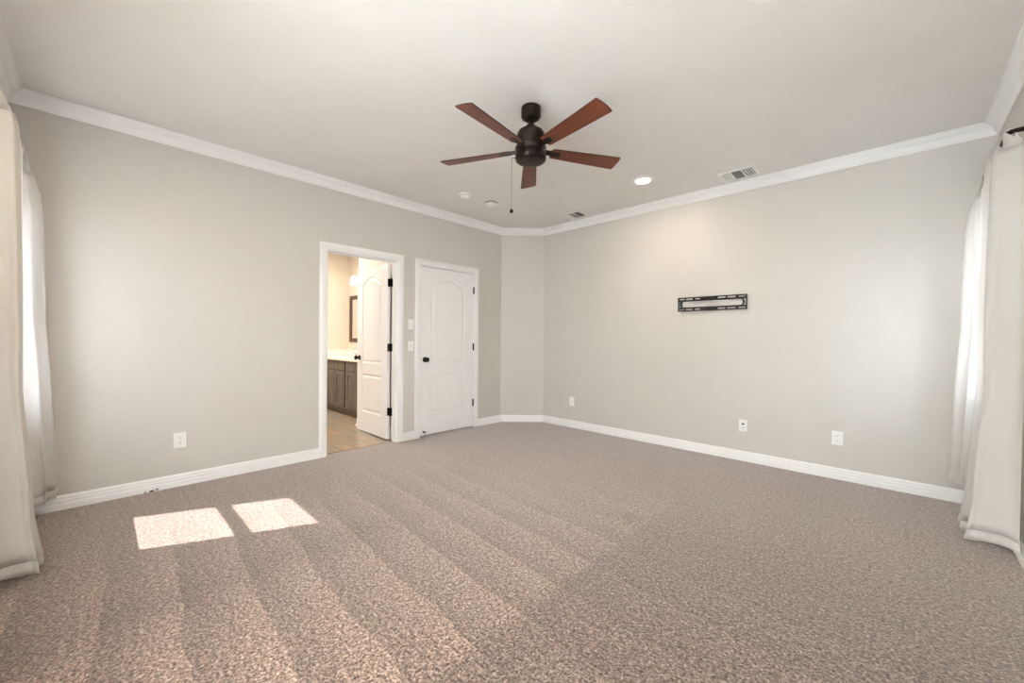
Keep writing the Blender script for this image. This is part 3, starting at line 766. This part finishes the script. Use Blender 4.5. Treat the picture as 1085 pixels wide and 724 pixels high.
def rsq(r, z, cx=.700, cy=-1.285, n=48):
    out = []
    for i in range(n):
        a = 2*math.pi*i/n; c, s_ = math.cos(a), math.sin(a); k_ = (abs(c)**4+abs(s_)**4)**-.25
        out.append((cx+r*k_*c, cy+r*k_*s_, z))
    return out
mb = MB(); mb.loft([rsq(.060, H-.0005), rsq(.062, H-.010)], smooth=True); part('base', mb, 'vent_dark', cm)
mb = MB(); mb.loft([rsq(.064, H-.009), rsq(.066, H-.022), rsq(.060, H-.030), rsq(.045, H-.034), rsq(.004, H-.035)], smooth=True); part('cover', mb, 'plastic', cm)

# ------------------------------------------------------------------ ceiling fan
FX, FY = 2.2747, -2.3941; ZB = 2.4552
fan = thing('ceiling_fan', 'dark bronze ceiling fan with five reddish brown wooden blades', 'ceiling fan', (FX, FY, H))
C2 = (FX, FY, 0)
mb = MB(); mb.lathe([(.050, H-.0005), (.064, H-.002), (.066, H-.006), (.066, H-.062), (.062, H-.070), (.048, H-.082), (.030, H-.088), (.024, H-.088)], C2, 44, 2); part('canopy', mb, 'bronze', fan)
mb = MB(); mb.lathe([(.0135, H-.080), (.0135, H-.135)], C2, 20, 2); mb.lathe([(.020, H-.112), (.026, H-.118), (.026, H-.134), (.034, H-.140)], C2, 24, 2); part('downrod', mb, 'bronze', fan)
mb = MB(); mb.lathe([(.030, 2.612), (.046, 2.606), (.056, 2.594), (.066, 2.590), (.082, 2.580), (.091, 2.565), (.094, 2.548), (.094, 2.492), (.090, 2.484), (.06, 2.482)], C2, 48, 2); part('motor_housing', mb, 'bronze', fan)
mb = MB(); mb.lathe([(.06, 2.480), (.098, 2.476), (.104, 2.470), (.104, 2.448), (.101, 2.444), (.101, 2.440), (.104, 2.436), (.104, 2.398), (.101, 2.386), (.092, 2.379), (.070, 2.377), (.004, 2.376)], C2, 48, 2); part('switch_housing', mb, 'bronze', fan)
pit = -.20835
def add_blade(k):
    th = math.radians(349.05+72*k); rd = Vector((math.cos(th), math.sin(th), 0)); tn = Vector((-math.sin(th), math.cos(th), 0))
    td = tn*math.cos(pit) + Vector((0, 0, math.sin(pit))); nd = rd.cross(td)
    Cn = Vector((FX, FY, ZB))
    P = lambda r, t, n: tuple(Cn + rd*r + td*t + nd*n)
    out = [(.150, -.040), (.155, -.045), (.30, -.052), (.645, -.065), (.651, -.062), (.655, -.03), (.656, 0), (.655, .03), (.651, .062), (.645, .065), (.30, .052), (.155, .045), (.150, .040)]
    mb = MB(); o_ = len(out)
    lo = [P(r, t, -.0035) for r, t in out]; hi = [P(r, t, .0035) for r, t in out]
    mb.add(lo, [tuple(range(o_))], mi=0); mb.add(hi, [tuple(reversed(range(o_)))], mi=1)
    mb.loft([lo, hi], cap=False, mi=1)
    bl_ = mb.build('blade', ['blade', 'blade_top'])
    # local frame so the grain runs along the blade
    Mx = Matrix(((rd.x, td.x, nd.x, Cn.x), (rd.y, td.y, nd.y, Cn.y), (rd.z, td.z, nd.z, Cn.z), (0,0,0,1)))
    bl_.data.transform(Mx.inverted()); bl_.parent = fan; bl_.matrix_parent_inverse = Matrix(); 
    bl_.matrix_local = Matrix.Translation(-Vector((FX, FY, H))) @ Mx
    mb = MB()
    for s in (1, -1):        # arm above and plate under the blade root
        q = [(.092, -.020), (.135, -.014), (.160, -.030), (.200, -.028), (.232, -.012), (.236, 0), (.232, .012), (.200, .028), (.160, .030), (.135, .014), (.092, .020)] if s > 0 else \
            [(.092, -.017), (.14, -.013), (.165, -.022), (.205, -.020), (.222, 0), (.205, .020), (.165, .022), (.14, .013), (.092, .017)]
        mb.prism(q, lambda r, t: tuple(Vector((r, t, s*.004))), lambda r, t: tuple(Vector((r, t, s*.009))))
    for r, t in ((.175, -.014), (.175, .014), (.215, 0)): mb.lathe([(.005, -.009), (.005, -.0115), (.002, -.0125)], (r, t, 0), 10, 2)
    br_ = mb.build('blade_bracket', 'bronze'); br_.parent = bl_
for k in range(5): add_blade(k)
cxy = (FX-.088, FY-.066)
pc = MB(); pc.tube([(FX-.072, FY-.052, 2.41), (cxy[0]-.012, cxy[1]-.01, 2.41), (cxy[0]-.014, cxy[1]-.011, 2.40)], .004, 8)
pc.tube([(cxy[0]-.014, cxy[1]-.011, z) for z in (2.405, 2.3, 2.2, 2.1, 2.06)], .0013, 6)
for k_ in range(60):
    z = 2.40 - k_*.0057; pc.lathe([(.0005, .0015), (.0019, 0), (.0005, -.0015)], (cxy[0]-.014, cxy[1]-.011, z), 6, 2)
ch_ = part('pull_chain', pc, 'chrome', fan)
mb = MB(); mb.lathe([(.003, .016), (.008, .013), (.0125, .004), (.013, -.002), (.010, -.010), (.003, -.014)], (cxy[0]-.014, cxy[1]-.011, 2.050), 20, 2); part('chain_knob', mb, 'bronze', ch_)

# ------------------------------------------------------------------ outside
g = MB(); g.box(-60, 60, -60, 60, -.45, -.30)
o = struct('ground', g, 'lawn', 'pale ground outside the house', 'ground')
